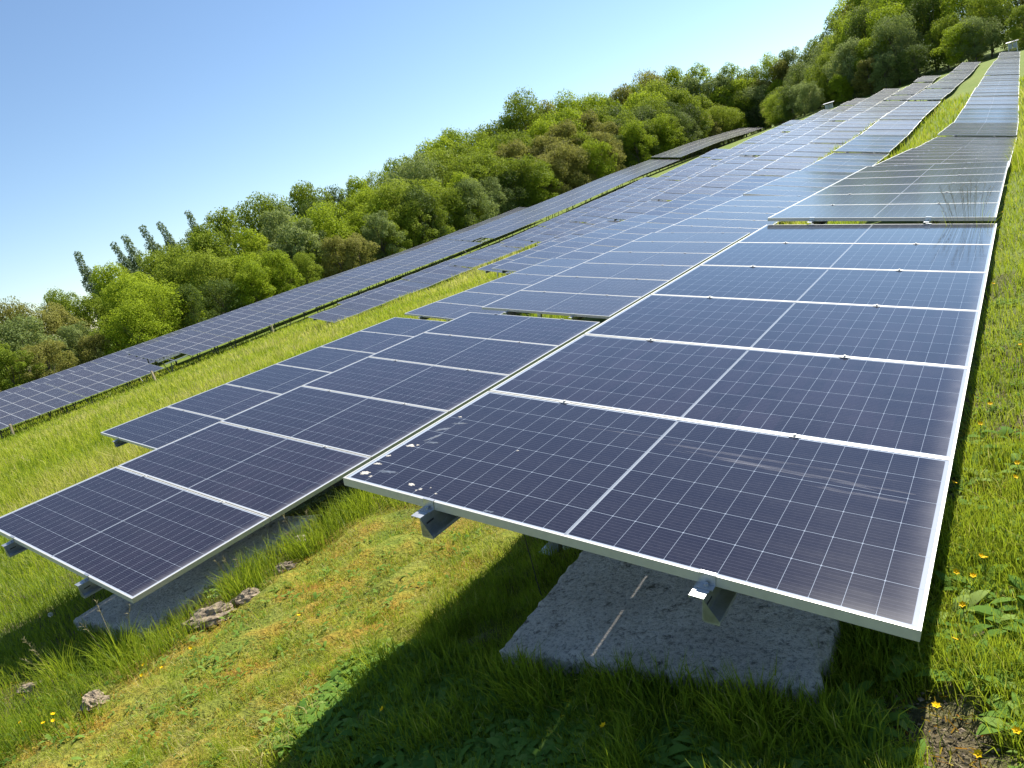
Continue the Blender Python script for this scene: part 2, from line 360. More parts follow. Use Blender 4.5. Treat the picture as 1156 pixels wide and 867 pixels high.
for k in range(9):
    ys = list(STARTS[k])
    while ys[-1] + 12.84 <= ENDS[k] + 3: ys.append(ys[-1] + 6.42)
    ey, ez = zip(*EDGE[k])
    for i, y in enumerate(ys):
        d = math.hypot(y, k * ROWX); det = 2 if d < 17 else (1 if d < 34 else 0)
        if det in used: o = copy_tree(proto[det])
        else: o = proto[det]; used.add(det)
        z0, z1 = float(np.interp(y, ey, ez)), float(np.interp(y + TL, ey, ez))
        tau = R(12) + R(4.5) * min(1, max(0, (y - 6) / 14))
        dz = 0 if i == 0 else rr.uniform(-.05, .06)
        if k == 0 and i == 0: z0 = z1 = 0
        elif k == 1 and i == 0: z0 = z1 = -.33
        elif k == 2 and i == 0: z0 = z1 = -.55
        elif k == 0 and i == 1: dz = .03
        elif k == 1 and i in (1, 2): dz = .02
        orient(o, ROWX * k + (.045 if k == 1 else 0), y, z0 + dz, y + TL, z1 + dz + (0 if i == 0 else rr.uniform(-.05, .05)), tau + (0 if i == 0 else R(rr.uniform(-.2, .2))))
        if i and det == 2:
            for c in o.children:
                if c.data == GLM: c.data = GLM1
        tag(o, '%s solar table from the near end of the %s' % (ORD[i], ROWN[k]), 'solar table', 'low solar tables standing in nine rows')

# droppings and dried splashes on the nearest table
near_table = [o for o in C.objects if o.get('label', '').startswith('first solar table from the near end of the rightmost')][0]
near_panel = sorted([c for c in near_table.children if c.name.startswith('solar_panel')], key=lambda c: c.location.y)[0]
DROP = simple('dried_droppings', (.46, .43, .37), .8, 0, 60, .15); SMEAR = simple('dried_splash', (.055, .075, .11), .6, 0, 40, .4)
def splat(x, y, r, m, seed, stretch=1., ang=0.):
    q = random.Random(seed); n = 26; b = MB(); ca, sa = math.cos(ang), math.sin(ang)
    P = []
    for i in range(n):
        a = i / n * 6.2832; rad = r * q.uniform(.45, 1.1); px, py = rad * math.cos(a) * stretch, rad * math.sin(a)
        P.append((x + px * ca - py * sa, y + px * sa + py * ca))
    b.v = [Vector((px, py, -.0018)) for px, py in P] + [Vector((x, y, -.0006))]
    b.f = [[i, (i + 1) % n, n] for i in range(n)]; b.m = [0] * n
    return b.build('dropping', m)  # mesh shape shared by droppings, splashes and the painted glare streaks
for i, (x, y, r, s, a) in enumerate([(.055, .075, .022, 1.6, .4), (.10, .06, .012, 1, 0), (.045, .16, .014, 2.0, .2), (.035, .24, .012, 1.8, .6), (.06, .36, .020, 1.8, .2), (.085, .375, .010, 1.3, 0), (.31, .075, .016, 1.5, 0), (.37, .06, .012, 1.2, .3), (.40, .085, .007, 1, 0), (.36, .045, .008, 1.2, 0), (.07, .71, .010, 1.5, .2), (.54, .50, .008, 1.1, .1), (.45,.055,.008,1.4,.2)]):
    put('dropping', splat(x, y, r * .72, DROP, i, s, a), near_panel)
for i, (x, y, r, s, a) in enumerate([(.10, .47, .010, 5.5, 1.25), (.085, .56, .013, 3.5, .8), (.11, .64, .010, 4.5, .5), (.13, .42, .010, 4.0, .3), (.14, .12, .012, 4.5, .2), (.72, .03, .006, 5, .1)]):
    put('dried_splash', splat(x, y, r, SMEAR, 50 + i, s, a), near_panel)

FILM, _t, _b = mat('glare_film'); _b.inputs['Base Color'].default_value = (.5, .5, .54, 1); _b.inputs['Roughness'].default_value = .8  # pale see-through film: streak of sun glare painted onto the glass
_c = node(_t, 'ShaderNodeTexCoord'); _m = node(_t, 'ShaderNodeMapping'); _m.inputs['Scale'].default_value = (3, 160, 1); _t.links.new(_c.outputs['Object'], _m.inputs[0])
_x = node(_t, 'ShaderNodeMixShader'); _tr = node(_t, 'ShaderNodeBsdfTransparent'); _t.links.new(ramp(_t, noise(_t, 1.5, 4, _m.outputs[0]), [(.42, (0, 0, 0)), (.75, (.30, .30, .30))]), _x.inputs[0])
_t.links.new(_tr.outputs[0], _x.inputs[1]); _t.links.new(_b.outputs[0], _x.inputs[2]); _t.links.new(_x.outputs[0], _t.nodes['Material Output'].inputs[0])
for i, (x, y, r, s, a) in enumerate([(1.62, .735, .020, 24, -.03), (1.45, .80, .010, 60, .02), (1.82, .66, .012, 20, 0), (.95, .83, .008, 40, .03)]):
    put('glare_streak', splat(x, y, r, FILM, 80 + i, s, a), near_panel)  # sun glare laid on as thin pale patches along the panel

# wide tables, three panels up the slope, on tall struts (left side, along the wood)
def wide_table():
    r = empty('wide_solar_table')
    for j in range(3):
        for i in range(6): put('solar_panel', FARP, r, (j * (PW + .022), i * PP, 0))
    for j in range(3):
        for px in PURX: put('purlin', PUR, r, (j * (PW + .022) + px, 0, 0))
    for y in (.9, TL - .9):
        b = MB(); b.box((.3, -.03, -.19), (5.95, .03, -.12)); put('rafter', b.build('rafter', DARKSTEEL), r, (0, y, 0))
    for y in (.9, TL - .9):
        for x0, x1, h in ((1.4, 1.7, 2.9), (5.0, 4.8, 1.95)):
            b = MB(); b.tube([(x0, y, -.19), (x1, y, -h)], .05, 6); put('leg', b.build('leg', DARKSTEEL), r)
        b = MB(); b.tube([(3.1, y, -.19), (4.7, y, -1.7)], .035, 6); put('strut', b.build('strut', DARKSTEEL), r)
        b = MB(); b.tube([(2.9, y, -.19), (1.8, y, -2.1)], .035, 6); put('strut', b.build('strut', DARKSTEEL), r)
    return r
wproto = wide_table(); fy, fz = zip(*FEDGE); first = True
def place_wide(y, xr, dz, label, group):
    global first
    o = wproto if first else copy_tree(wproto); first = False
    tau = R(15.5); Wd = 3 * PW + .044
    z0, z1 = np.interp(y, fy, fz) + dz, np.interp(y + TL, fy, fz) + dz
    orient(o, xr - Wd * math.cos(tau), y, z0 + Wd * math.sin(tau), y + TL, z1 + Wd * math.sin(tau), tau)
    tag(o, label, 'solar table', group); return o
y = 2.2; n = 0
while y < 204:
    gapy = {4: .45, 11: .45, 22: .4}.get(n, 0); y += gapy
    dz = (0 if n < 4 else (.12 if n < 11 else (.1 if n < 22 else .55)))
    last = place_wide(y, -55, dz, '%s wide solar table from the near end of the long row before the wood' % ordn(n), 'wide raised solar tables along the wood')
    if n in (4, 11):                                       # here the lowest panels are missing and the struts show
        for c in list(last.children):
            if c.name.startswith('solar_panel') and c.location.x > 4 and c.location.y < 1.2: bpy.data.objects.remove(c)
    y += 6.42; n += 1
for n, y in enumerate(np.arange(10, 100, 6.42)):
    place_wide(float(y), -64.2, -.02, '%s half-hidden wide solar table from the near end, right behind the long row' % ordn(n), 'wide solar tables hidden behind the long row')

# ------------------------------------------------------------------ concrete ballast slabs
def concrete():
    m, nt, bs = mat('rough_concrete'); tc = node(nt, 'ShaderNodeTexCoord'); V = tc.outputs['Object']
    a = noise(nt, 4, 6, V, .6); b = noise(nt, 62, 6, V, .75); c2 = noise(nt, 14, 5, V, .7)
    c = ramp(nt, a, [(.3, (.60, .55, .48)), (.7, (.78, .73, .65))])
    c = mixc(nt, .9, c, ramp(nt, b, [(.36, (.35, .35, .35)), (.50, (1, 1, 1))]), 'MULTIPLY')
    c = mixc(nt, 1., c, ramp(nt, c2, [(.32, (.22, .21, .19)), (.43, (1, 1, 1))]), 'MULTIPLY')
    nt.links.new(c, bs.inputs['Base Color']); bs.inputs['Roughness'].default_value = .95
    bump(nt, mth(nt, 'ADD', b, mth(nt, 'MULTIPLY', c2, 1.5)), 1., .02, bs); return m
CONC = concrete()
def slab(x0, x1, y0, y1, z0, z1, th, label, seed, dip=.055):
    bm = bmesh.new(); nxx, nyy = 80, 64; q = random.Random(seed); top = []
    for j in range(nyy + 1):
        for i in range(nxx + 1):
            u, v = i / nxx, j / nyy; e = min(u, 1 - u, v * 1.2, 1.2 - 1.2 * v)
            x = x0 + (x1 - x0) * u + (q.uniform(-.012, .012) if e < .01 else 0); y = y0 + (y1 - y0) * v + (q.uniform(-.012, .012) if e < .01 else 0)
            top.append(bm.verts.new((x, y, z0 + (z1 - z0) * u - dip * (1 - v) ** 1.5 + q.uniform(-.0022, .0022) - (.012 if e < .01 else 0))))
    st = nxx + 1
    for j in range(nyy):
        for i in range(nxx): bm.faces.new((top[j*st+i], top[j*st+i+1], top[(j+1)*st+i+1], top[(j+1)*st+i]))
    ring = [top[i] for i in range(nxx + 1)] + [top[j*st+nxx] for j in range(1, nyy+1)] + [top[nyy*st+i] for i in range(nxx-1, -1, -1)] + [top[j*st] for j in range(nyy-1, 0, -1)]
    low = [bm.verts.new((v.co.x, v.co.y, v.co.z - th)) for v in ring]
    for i in range(len(ring)):
        j = (i + 1) % len(ring); bm.faces.new((ring[j], ring[i], low[i], low[j]))
    bm.faces.new(low)
    me = bpy.data.meshes.new('concrete_slab'); bm.to_mesh(me); bm.free(); me.materials.append(CONC)
    for p in me.polygons: p.use_smooth = False
    tag(put('concrete_slab', me), label, 'concrete slab', 'concrete footings under the solar tables')
slab(.55, 1.74, .02, 1.45, -.70, -.63, .22, 'rough grey concrete slab under the near end of the rightmost row', 1)
slab(-3.42, -2.32, -.10, 1.35, -1.02, -.95, .2, 'half-shaded concrete slab under the near end of the second row', 2)
slab(-3.80, -2.55, 5.05, 6.2, -1.05, -.98, .2, 'concrete slab under the far end of the second row\'s first table', 3)

# ------------------------------------------------------------------ grass and herbs
def leafmat(name, stops, trans=.35, rough=.45, spec=.35):
    m, nt, bs = mat(name); at = node(nt, 'ShaderNodeAttribute', attribute_name='tint')
    c = ramp(nt, at.outputs['Fac'], stops)
    nt.links.new(c, bs.inputs['Base Color']); bs.inputs['Roughness'].default_value = rough; bs.inputs['Specular IOR Level'].default_value = spec
    tr = node(nt, 'ShaderNodeBsdfTranslucent'); nt.links.new(mixc(nt, .35, c, (.42, .48, .03)), tr.inputs[0])
    mx = node(nt, 'ShaderNodeMixShader'); mx.inputs[0].default_value = trans
    nt.links.new(bs.outputs[0], mx.inputs[1]); nt.links.new(tr.outputs[0], mx.inputs[2])
    nt.links.new(mx.outputs[0], nt.nodes['Material Output'].inputs[0]); return m
GRASS = leafmat('grass_blades', [(0, (.07, .14, .010)), (.3, (.165, .25, .014)), (.55, (.29, .36, .022)), (.78, (.42, .42, .06)), (1, (.56, .47, .21))], .5, .5, .2)
HERB = leafmat('herb_leaves', [(0, (.08, .18, .03)), (.5, (.16, .28, .045)), (1, (.27, .37, .09))], .4, .85, .08)
def blades(name, x, y, z, h, wd, lean, az, tint, mt):
    n = len(x); V = np.empty((n, 5, 3)); face = np.random.RandomState(1).rand(n) * 6.283
    dx, dy = np.cos(az) * lean, np.sin(az) * lean; wx, wy = np.cos(face) * wd * .5, np.sin(face) * wd * .5
    V[:, 0] = np.stack([x - wx, y - wy, z], 1); V[:, 1] = np.stack([x + wx, y + wy, z], 1)
    mx, my, mz = x + dx * h * .28, y + dy * h * .28, z + h * (.62 - .12 * lean)
    V[:, 2] = np.stack([mx + wx * .8, my + wy * .8, mz], 1); V[:, 3] = np.stack([mx - wx * .8, my - wy * .8, mz], 1)
    V[:, 4] = np.stack([x + dx * h, y + dy * h, z + h * np.sqrt(np.maximum(.08, 1 - .75 * lean ** 2))], 1)
    b = (np.arange(n) * 5)[:, None]
    loops = (b + np.array([[0, 1, 2, 3, 3, 2, 4]])).ravel(); cnt = np.tile([4, 3], n)
    t = np.repeat(tint[:, None], 5, 1); t[:, 4] += .10; t[:, :2] -= .06
    return fastmesh(name, V.reshape(-1, 3), loops, cnt, mt, True, np.clip(t, 0, 1).ravel())
CX, CY = CAM.x, CAM.y
def polar(n, a0, a1, r0, r1, seed):
    r = np.random.RandomState(seed); a = np.radians(a0 + (a1 - a0) * r.rand(n)); d = r0 * (r1 / r0) ** r.rand(n)
    return CX - np.sin(a) * d, CY + np.cos(a) * d, d, r
def under_tables(x, y):
    m = np.zeros(len(x), bool)
    for k in range(9):
        x0 = ROWX * k; m |= (x > x0 - .05) & (x < x0 + 2.0) & (y > STARTS[k][0] + 1.3) & (y < ENDS[k])
    return m
DIRT = [(-2.28,1.12,.13),(-1.95,.75,.13),(-1.97,.17,.16),(-1.90,.38,.10),(-1.89,-.60,.11),(-2.75,-.62,.15),(2.06,.03,.21),(2.13,-.10,.17),(.62,-.16,.07),(2.14,.42,.07)]
def dirtmask(x, y):
    m = np.zeros(len(x))
    for dx, dy, r in DIRT: m = np.maximum(m, np.exp(-((x - dx) ** 2 + (y - dy) ** 2) / r ** 2))
    return m
SLABS = [(.55, 1.74, .02, 1.45), (-3.42, -2.32, -.10, 1.35)]
def onslab(x, y):
    m = np.zeros(len(x), bool)
    for a, b, c, d in SLABS: m |= (x > a + .01) & (x < b - .01) & (y > c + .01) & (y < d)
    return m
def turf(n, a0, a1, r0, r1, seed, name, label, hs=1.):
    x, y, d, r = polar(n, a0, a1, r0, r1, seed)
    keep = ~under_tables(x, y) & ~onslab(x, y) & (r.rand(n) > dirtmask(x, y) * 1.2)
    lane = (x > -1.85) & (x < -.12) & (y < 1.6)                       # mown, mossy lane between the first two rows
    ln = vnoise(x, y, 1.6, 21)
    keep &= ~(lane & (ln < .33) & (r.rand(n) < .45))
    keep &= ~((x > -.3) & (x <= 1.95) & (y < .02) & (r.rand(n) < .6))
    x, y, d, lane, ln = x[keep], y[keep], d[keep], lane[keep], ln[keep]; n = len(x)
    base = np.full(n, .16)
    base[lane] = .030 + .055 * ln[lane] ** 2 * (.5 + vnoise(x, y, 6, 77)[lane])
    edge = np.exp(-((x + 2.05) / .22) ** 2) * (y > .5); base += .07 * edge
    right = (x > 1.95); base[right] = .055 + .06 * vnoise(x, y, 1.1, 33)[right]
    sh = (x > -.3) & (x <= 1.95) & (y < 1.5); base[sh] = .045 + .065 * np.exp(-((y[sh] + .06) / .10) ** 2) + .09 * vnoise(x, y, 2.2, 35)[sh] ** 1.5
    shb = (x > -4.6) & (x < -2.1) & (y < .4); base[shb] = .13
    mead = (x < -9.5) | (y > 14); base[mead] = .24 + .18 * vnoise(x, y, .18, 36)[mead]
    left = (x < -4.6) & (x > -9.5) & (y < 9); base[left] = .09 + .08 * vnoise(x, y, .5, 37)[left]
    h = base * (.5 + .9 * r.rand(n)) * hs
    wd = np.maximum(.0022 + .0018 * r.rand(n), d * .00072) * np.where(lane, .8, 1.) * np.where(sh & (y < .05), 1.2 + 1.1 * r.rand(n) ** 2, 1.)
    tint = .32 + .22 * (vnoise(x, y, .7, 41) - .5) + r.normal(0, .13, n)
    tint += np.where(lane, .27 + .5 * (vnoise(x, y, 1.9, 43) - .45), 0)
    tint += np.where(mead, .15 + .16 * np.exp(-((x + 30) / 14) ** 2) + .5 * (vnoise(x, y, .09, 45) - .4), 0) + np.where(left, .05, 0) + np.where(right, .10, 0)
    tint += (r.rand(n) < .05) * .4
    lean = np.clip(r.rand(n) * .9 + np.where(lane, .35, 0), 0, 1.15); az = r.rand(n) * 6.283
    me = blades(name, x, y, G(x, y) - .006, h, wd, lean, az, np.clip(tint, 0, 1), GRASS)
    tag(put(name, me), label, kind='stuff')
turf(190000, 20, 88, .9, 7.5, 61, 'grass', 'short mossy grass and long shaded blades round the near tables')
turf(170000, -14, 22, .9, 60, 62, 'grass', 'lush bright grass beside and in front of the rightmost row')
turf(230000, 18, 88, 7.5, 75, 63, 'grass', 'tall pale meadow grass of the strip beyond the near tables')
# extra density right in front of the camera
turf(110000, -12, 85, 1.2, 3.6, 64, 'grass', 'dense short turf nearest the viewer')
def tuft(name, cx, cy, n, hgt, rad, seed, label, cat='grass tuft', tint0=.35, heads=0, group=None, cz=None):
    r = np.random.RandomState(seed); a = r.rand(n) * 6.283; d = rad * np.sqrt(r.rand(n))
    x, y = cx + np.cos(a) * d, cy + np.sin(a) * d
    z = G(x, y) - .01 if cz is None else np.full(n, cz)
    me = blades(name, x, y, z, hgt * (.55 + .5 * r.rand(n)), .003 + .003 * r.rand(n) + .0004 * hgt, .15 + .55 * r.rand(n), a + r.normal(0, .5, n), np.clip(tint0 + r.normal(0, .15, n), 0, 1), GRASS)
    o = tag(put(name, me), label, cat, group)
    if heads:
        hb = MB()
        for i in range(heads):
            aa = r.rand() * 6.283; l = hgt * (.95 + .35 * r.rand()); ln = .1 + .3 * r.rand(); z0 = float(z[0])
            p = [Vector((cx + rad * .5 * math.cos(aa), cy + rad * .5 * math.sin(aa), z0))]
            for t in (.4, .8, 1.): p.append(p[0] + Vector((math.cos(aa) * ln * l * t * t, math.sin(aa) * ln * l * t * t, l * t)))
            hb.tube(p[:3] + [p[3]], [.0012, .0011, .0014, .0008], 4, 0)
            for s in range(16):
                t = .78 + .22 * s / 15; q = p[2].lerp(p[3], (t - .8) / .2) if t > .8 else p[1].lerp(p[2], (t - .4) / .4)
                e = q + Vector((r.normal(0, .011), r.normal(0, .011), .013)); hb.tube([q, e], [.0016, .0008], 3, 0, False)
        put('seed_head', hb.build('seed_head', STRAW), o)
    return o
STRAW = simple('ripe_grass_heads', (.26, .22, .10), .8, 0, 40, .3)
tuft('grass_tuft', 1.80, 6.36, 70, .62, .17, 1, 'tall flowering grass tuft growing up between the first two tables of the rightmost row', heads=16)
for i, (x, y, h, n, l) in enumerate([(-1.98, .98, .26, 150, 'bright tall grass tuft between the two stones beside the second row'), (-2.02, .45, .28, 140, 'sunlit grass tuft left of the long dirt clod'), (-2.12, 1.6, .24, 140, 'grass tuft against the frame edge where the first two rows meet'), (-2.22, -.30, .30, 150, 'long thin grass tuft at the corner of the second row\'s shadow'), (-2.6, -.5, .26, 150, 'sunlit grass tuft at the lower left, in front of the shade'), (.72, -.12, .19, 120, 'yellowish grass tuft at the left corner of the big concrete slab'), (1.28, -.10, .20, 110, 'dark grass tuft in front of the middle of the big concrete slab'), (1.62, -.08, .19, 110, 'dark grass tuft before the right end of the big concrete slab'), (-1.72, -.75, .13, 80, 'small green tuft beside the round dirt clod')]):
    tuft('grass_tuft', x, y, n, h, .12, 20 + i, l, heads=3 if h > .24 else 0)
# a dark clump of tall grass under the near end of the fourth row
tuft('grass_tuft', -12.1, 18.7, 260, .8, .8, 40, 'dark tall grass clump under the near end of the fourth row')
# broad-leaved herbs (one mass nobody could count)
def herb_mass(name, pts, label, seed, size=(.03, .075)):
    r = np.random.RandomState(seed); Vs = []; T = []; cnt = 0
    prof = [(0, .12), (.25, .75), (.5, 1.), (.75, .72), (1., .04)]
    for (cx, cy, k, sc) in pts:
        z0 = g1(cx, cy); tt = .45 + r.normal(0, .2)
        for j in range(k):
            a = r.rand() * 6.283; L = sc * r.uniform(*size) * 1.6; Wd = L * r.uniform(.22, .42); up = r.uniform(.15, 1.0)
            ca, sa = math.cos(a), math.sin(a); ox, oy = cx + r.normal(0, .02), cy + r.normal(0, .02)
            for t, wv in prof:
                rr_ = L * t; zz = z0 + .005 + L * (up * t - .65 * up * t * t) + sc * .012
                for s in (-1, 1): Vs.append((ox + ca * rr_ - sa * s * Wd * wv * .5, oy + sa * rr_ + ca * s * Wd * wv * .5, zz + (.004 * (wv)))); T.append(tt)
            cnt += 1
    V = np.array(Vs); b = (np.arange(cnt) * 10)[:, None]
    loops = (b[:, :, None] + np.array([[[2*i, 2*i+1, 2*i+3, 2*i+2] for i in range(4)]]).reshape(1, 1, 16)).ravel()
    tag(put(name, fastmesh(name, V, loops, np.full(cnt * 4, 4), HERB, True, np.clip(np.array(T), 0, 1))), label, kind='stuff')
r_ = np.random.RandomState(77); pts = []
for _ in range(1300):
    x, y = r_.uniform(1.9, 3.0), -.35 + 5.5 * r_.rand() ** 2.6
    if dirtmask(np.array([x]), np.array([y]))[0] < .5: pts.append((x, y, r_.randint(4, 9), r_.uniform(.35, 1.0) * (1 if y < 2 else .6)))
for _ in range(2600):
    x, y = r_.uniform(-.3, 1.95), r_.uniform(-.55, .06)
    if not onslab(np.array([x]), np.array([y]))[0]: pts.append((x, y, r_.randint(5, 9), r_.uniform(.3, .85)))
herb_mass('ground_cover', pts, 'broad-leaved weeds among the grass round the rightmost table', 5)
pts = [(r_.uniform(-2.6, -.3), r_.uniform(-1.1, 1.2), r_.randint(3, 7), r_.uniform(.25, .55)) for _ in range(330)]
herb_mass('ground_cover', pts, 'small clover-like leaves in the mossy lane', 6)
# moss and dead-grass litter in the lane
def litter(n, x0, x1, y0, y1, seed, mt, label):
    r = np.random.RandomState(seed); x = r.uniform(x0, x1, n); y = r.uniform(y0, y1, n); k = vnoise(x, y, 1.6, 21) < .62; k &= ~onslab(x, y); x, y = x[k], y[k]; n = len(x)
    z = G(x, y) + .004 + .012 * r.rand(n); a = r.rand(n) * 6.283; L = .004 + .012 * r.rand(n) ** 2; wv = .0008 + .001 * r.rand(n)
    dx, dy = np.cos(a) * L, np.sin(a) * L; ex, ey = -np.sin(a) * wv, np.cos(a) * wv; dz = r.normal(0, .008, n)
    V = np.stack([np.stack([x - dx - ex, y - dy - ey, z - dz], 1), np.stack([x + dx - ex, y + dy - ey, z + dz], 1), np.stack([x + dx + ex, y + dy + ey, z + dz + .001], 1), np.stack([x - dx + ex, y - dy + ey, z - dz + .001], 1)], 1)
    tag(put('dead_grass', fastmesh('dead_grass', V.reshape(-1, 3), np.arange(4 * n), np.full(n, 4), mt, False, np.repeat(r.rand(n), 4))), label, kind='stuff')
litter(26000, -3.2, 0, -1.3, 1.7, 9, leafmat('dead_grass', [(0, (.32, .13, .015)), (.4, (.36, .24, .03)), (.75, (.34, .33, .06)), (1, (.40, .38, .16))], .3, .9, .05), 'rusty moss and straw litter in the lane')
litter(9000, 1.85, 2.9, -.5, 2.5, 10, bpy.data.materials['dead_grass'], 'straw litter beside the rightmost row')

# ------------------------------------------------------------------ clods, stones, flowers
EARTH = simple('dry_earth', (.25, .195, .13), .95, 0, 45, .5, .01); STONE = simple('pale_stone', (.42, .36, .28), .9, 0, 22, .22, .006)
def clod(name, x, y, sx, sy, sz, seed, m, label, cat, ang=0.):
    bm = bmesh.new(); bmesh.ops.create_icosphere(bm, subdivisions=4, radius=1); q = np.random.RandomState(seed)
    P = np.array([v.co[:] for v in bm.verts]); o = q.rand(3) * 20
    nz_ = vnoise(P[:, 0] * 1. + o[0], P[:, 1] + P[:, 2] * 1.7 + o[1], .45, seed, 4) - .5; n2 = vnoise(P[:, 0] * 3 + P[:, 2] * 2.3, P[:, 1] * 3 - P[:, 2] * 2, .9, seed + 7, 3) - .5
    ca, sa = math.cos(ang), math.sin(ang)
    for v, a, b in zip(bm.verts, nz_, n2):
        k = 1 + .55 * a + .22 * b; px, py = v.co.x * sx * k, v.co.y * sy * k
        v.co = Vector((px * ca - py * sa, px * sa + py * ca, v.co.z * sz * k))
    me = bpy.data.meshes.new(name); bm.to_mesh(me); bm.free(); me.materials.append(m)
    tag(put(name, me, None, (x, y, g1(x, y) + sz * .05)), label, cat)
clod('stone', -2.28, 1.12, .09, .065, .055, 1, STONE, 'pale rounded stone beside the frame edge of the second row', 'stone')
clod('dirt_clod', -1.97, .76, .09, .06, .042, 2, EARTH, 'small grey earth clod below the pale stone', 'earth clod', .5)
clod('dirt_clod', -1.97, .17, .17, .10, .062, 3, EARTH, 'long dry earth clod in front of the second row\'s slab', 'earth clod', .9)
clod('dirt_clod', -1.90, .40, .12, .07, .045, 4, EARTH, 'brown earth clod joined to the upper end of the long clod', 'earth clod', .6)
clod('dirt_clod', -1.89, -.60, .075, .065, .058, 5, EARTH, 'round brown earth clod in the mossy lane, lower left', 'earth clod')
clod('dirt_clod', -2.75, -.62, .10, .05, .035, 6, EARTH, 'flat grey earth clod at the left edge of the lane', 'earth clod', .4)
#clod('dirt_clod', 2.05, .03, .085, .06, .009, 7, EARTH, 'crumbly pale soil mound below the front corner of the rightmost table', 'earth clod')
#clod('dirt_clod', 2.15, -.11, .06, .05, .008, 8, EARTH, 'small crumbly soil patch at the lower right', 'earth clod')
clod('stone', .60, -.17, .035, .028, .025, 9, STONE, 'grey brown stone in the shaded grass left of the big slab', 'stone')
clod('stone', 2.15, .44, .022, .018, .014, 10, STONE, 'small stone among weeds right of the rightmost table', 'stone')
PETAL, pn, pb = mat('yellow_petals'); pb.inputs['Base Color'].default_value = (.72, .46, .004, 1); pb.inputs['Roughness'].default_value = .7; pb.inputs['Specular IOR Level'].default_value = .1
STEM = simple('green_stem', (.07, .12, .02), .5, 0, 30, .2)
WHITEP = simple('white_down', (.62, .62, .56), .8, 0, 30, .1)
fb = MB()
for k in range(6):
    a = k / 6 * 6.2832; ca, sa = math.cos(a), math.sin(a); n = len(fb.v)
    fb.v += [Vector((0, 0, 0)), Vector((ca*.006 - sa*.004, sa*.006 + ca*.004, .004)), Vector((ca*.0115, sa*.0115, .0055)), Vector((ca*.006 + sa*.004, sa*.006 - ca*.004, .004))]; fb.f.append([n, n+3, n+2, n+1]); fb.m.append(0)
fb.tube([(0, 0, 0), (0, 0, .004)], [.003, .0022], 6); BLOS = fb.build('blossom', PETAL)
STEMS = [MB().tube([(0, 0, 0), (.1 * h, .05 * h, .5 * h), (.05 * h, .1 * h, h)], .0011, 4).build('stem', STEM) for h in (.08, .12, .17)]
bc = random.Random(4)
def buttercup(x, y, label, group, s=1.):
    k = bc.randrange(3); h = (.08, .12, .17)[k]
    o = tag(empty('buttercup', (x, y, g1(x, y)), (0, 0, bc.uniform(0, 6.28))), label, 'flower', group)
    put('stem', STEMS[k], o); b = put('blossom', BLOS, o, (.05 * h, .1 * h, h), (bc.uniform(-.6, .6), bc.uniform(-.6, .6), 0)); b.scale = (s, s, s)
for i in range(56):
    y = -.15 + 9 * bc.random() ** 1.7; buttercup(bc.uniform(2.03, 2.35 + .12 * max(0, y)), y, 'yellow buttercup in the sunny grass right of the rightmost row', 'buttercups right of the rightmost row', 1.0 + .05 * y)
for x, y in [(-1.62,-.40),(-1.55,-.36),(-1.50,-.46),(-1.30,-.30),(-1.70,-.83),(-1.74,-.86),(-1.66,-.84),(-1.80,-.95),(-1.83,-.92),(-.9,.1),(-2.1,-.7),(-2.2,.95)]:
    buttercup(x, y, 'yellow buttercup in the mossy lane between the first two rows', 'buttercups in the lane')
for x, y in [(1.22, -.32), (1.62, -.38), (.35, -.45)]:
    buttercup(x, y, 'yellow buttercup in the shaded grass before the big slab', 'buttercups before the big slab')
sh = MB()
for k in range(90):
    q = Vector((bc.gauss(0, 1), bc.gauss(0, 1), bc.gauss(0, 1))).normalized(); sh.tube([Vector((0, 0, 0)), q * .015], [.0004, .0014], 3, 0, False)
SEED = sh.build('seed_head', WHITEP)
for x, y, h, l in [(-3.35, -.22, .22, 'white dandelion clock on a thin stalk in the shade of the second row'), (-7.6, 1.9, .12, 'white dandelion clock in the sunny grass left of the second row')]:
    o = tag(empty('dandelion', (x, y, g1(x, y))), l, 'flower'); put('stem', MB().tube([(0, 0, 0), (.02, 0, h * .6), (0, 0, h)], .0014, 4).build('stem', STEM), o); put('seed_head', SEED, o, (0, 0, h)).scale = (1.1,) * 3
# bramble shoot in front of the second row
br = empty('bramble_shoot', (-2.12, .30, g1(-2.12, .30))); tag(br, 'light green bramble shoot in front of the second row\'s shade', 'plant')
put('stem', MB().tube([(0, 0, 0), (.05, -.03, .09), (.12, -.05, .12)], .002, 5).build('stem', STEM), br)
lv = MB(); qq = random.Random(8)
for k in range(16):
    t = qq.random(); c = Vector((.12 * t, -.05 * t, .05 + .09 * t)) + Vector((qq.uniform(-.03, .03), qq.uniform(-.03, .03), qq.uniform(0, .03))); a = qq.uniform(0, 6.28); s = qq.uniform(.014, .026); n = len(lv.v); ca, sa = math.cos(a), math.sin(a)
    lv.v += [c, c + Vector((ca*s - sa*s*.6, sa*s + ca*s*.6, .006)), c + Vector((ca*s*2, sa*s*2, -.002)), c + Vector((ca*s + sa*s*.6, sa*s - ca*s*.6, .006))]; lv.f.append([n, n+1, n+2, n+3]); lv.m.append(0)
put('leaves', lv.build('leaves', simple('young_leaves', (.16, .24, .03), .4, 0, 60, .2)), br)

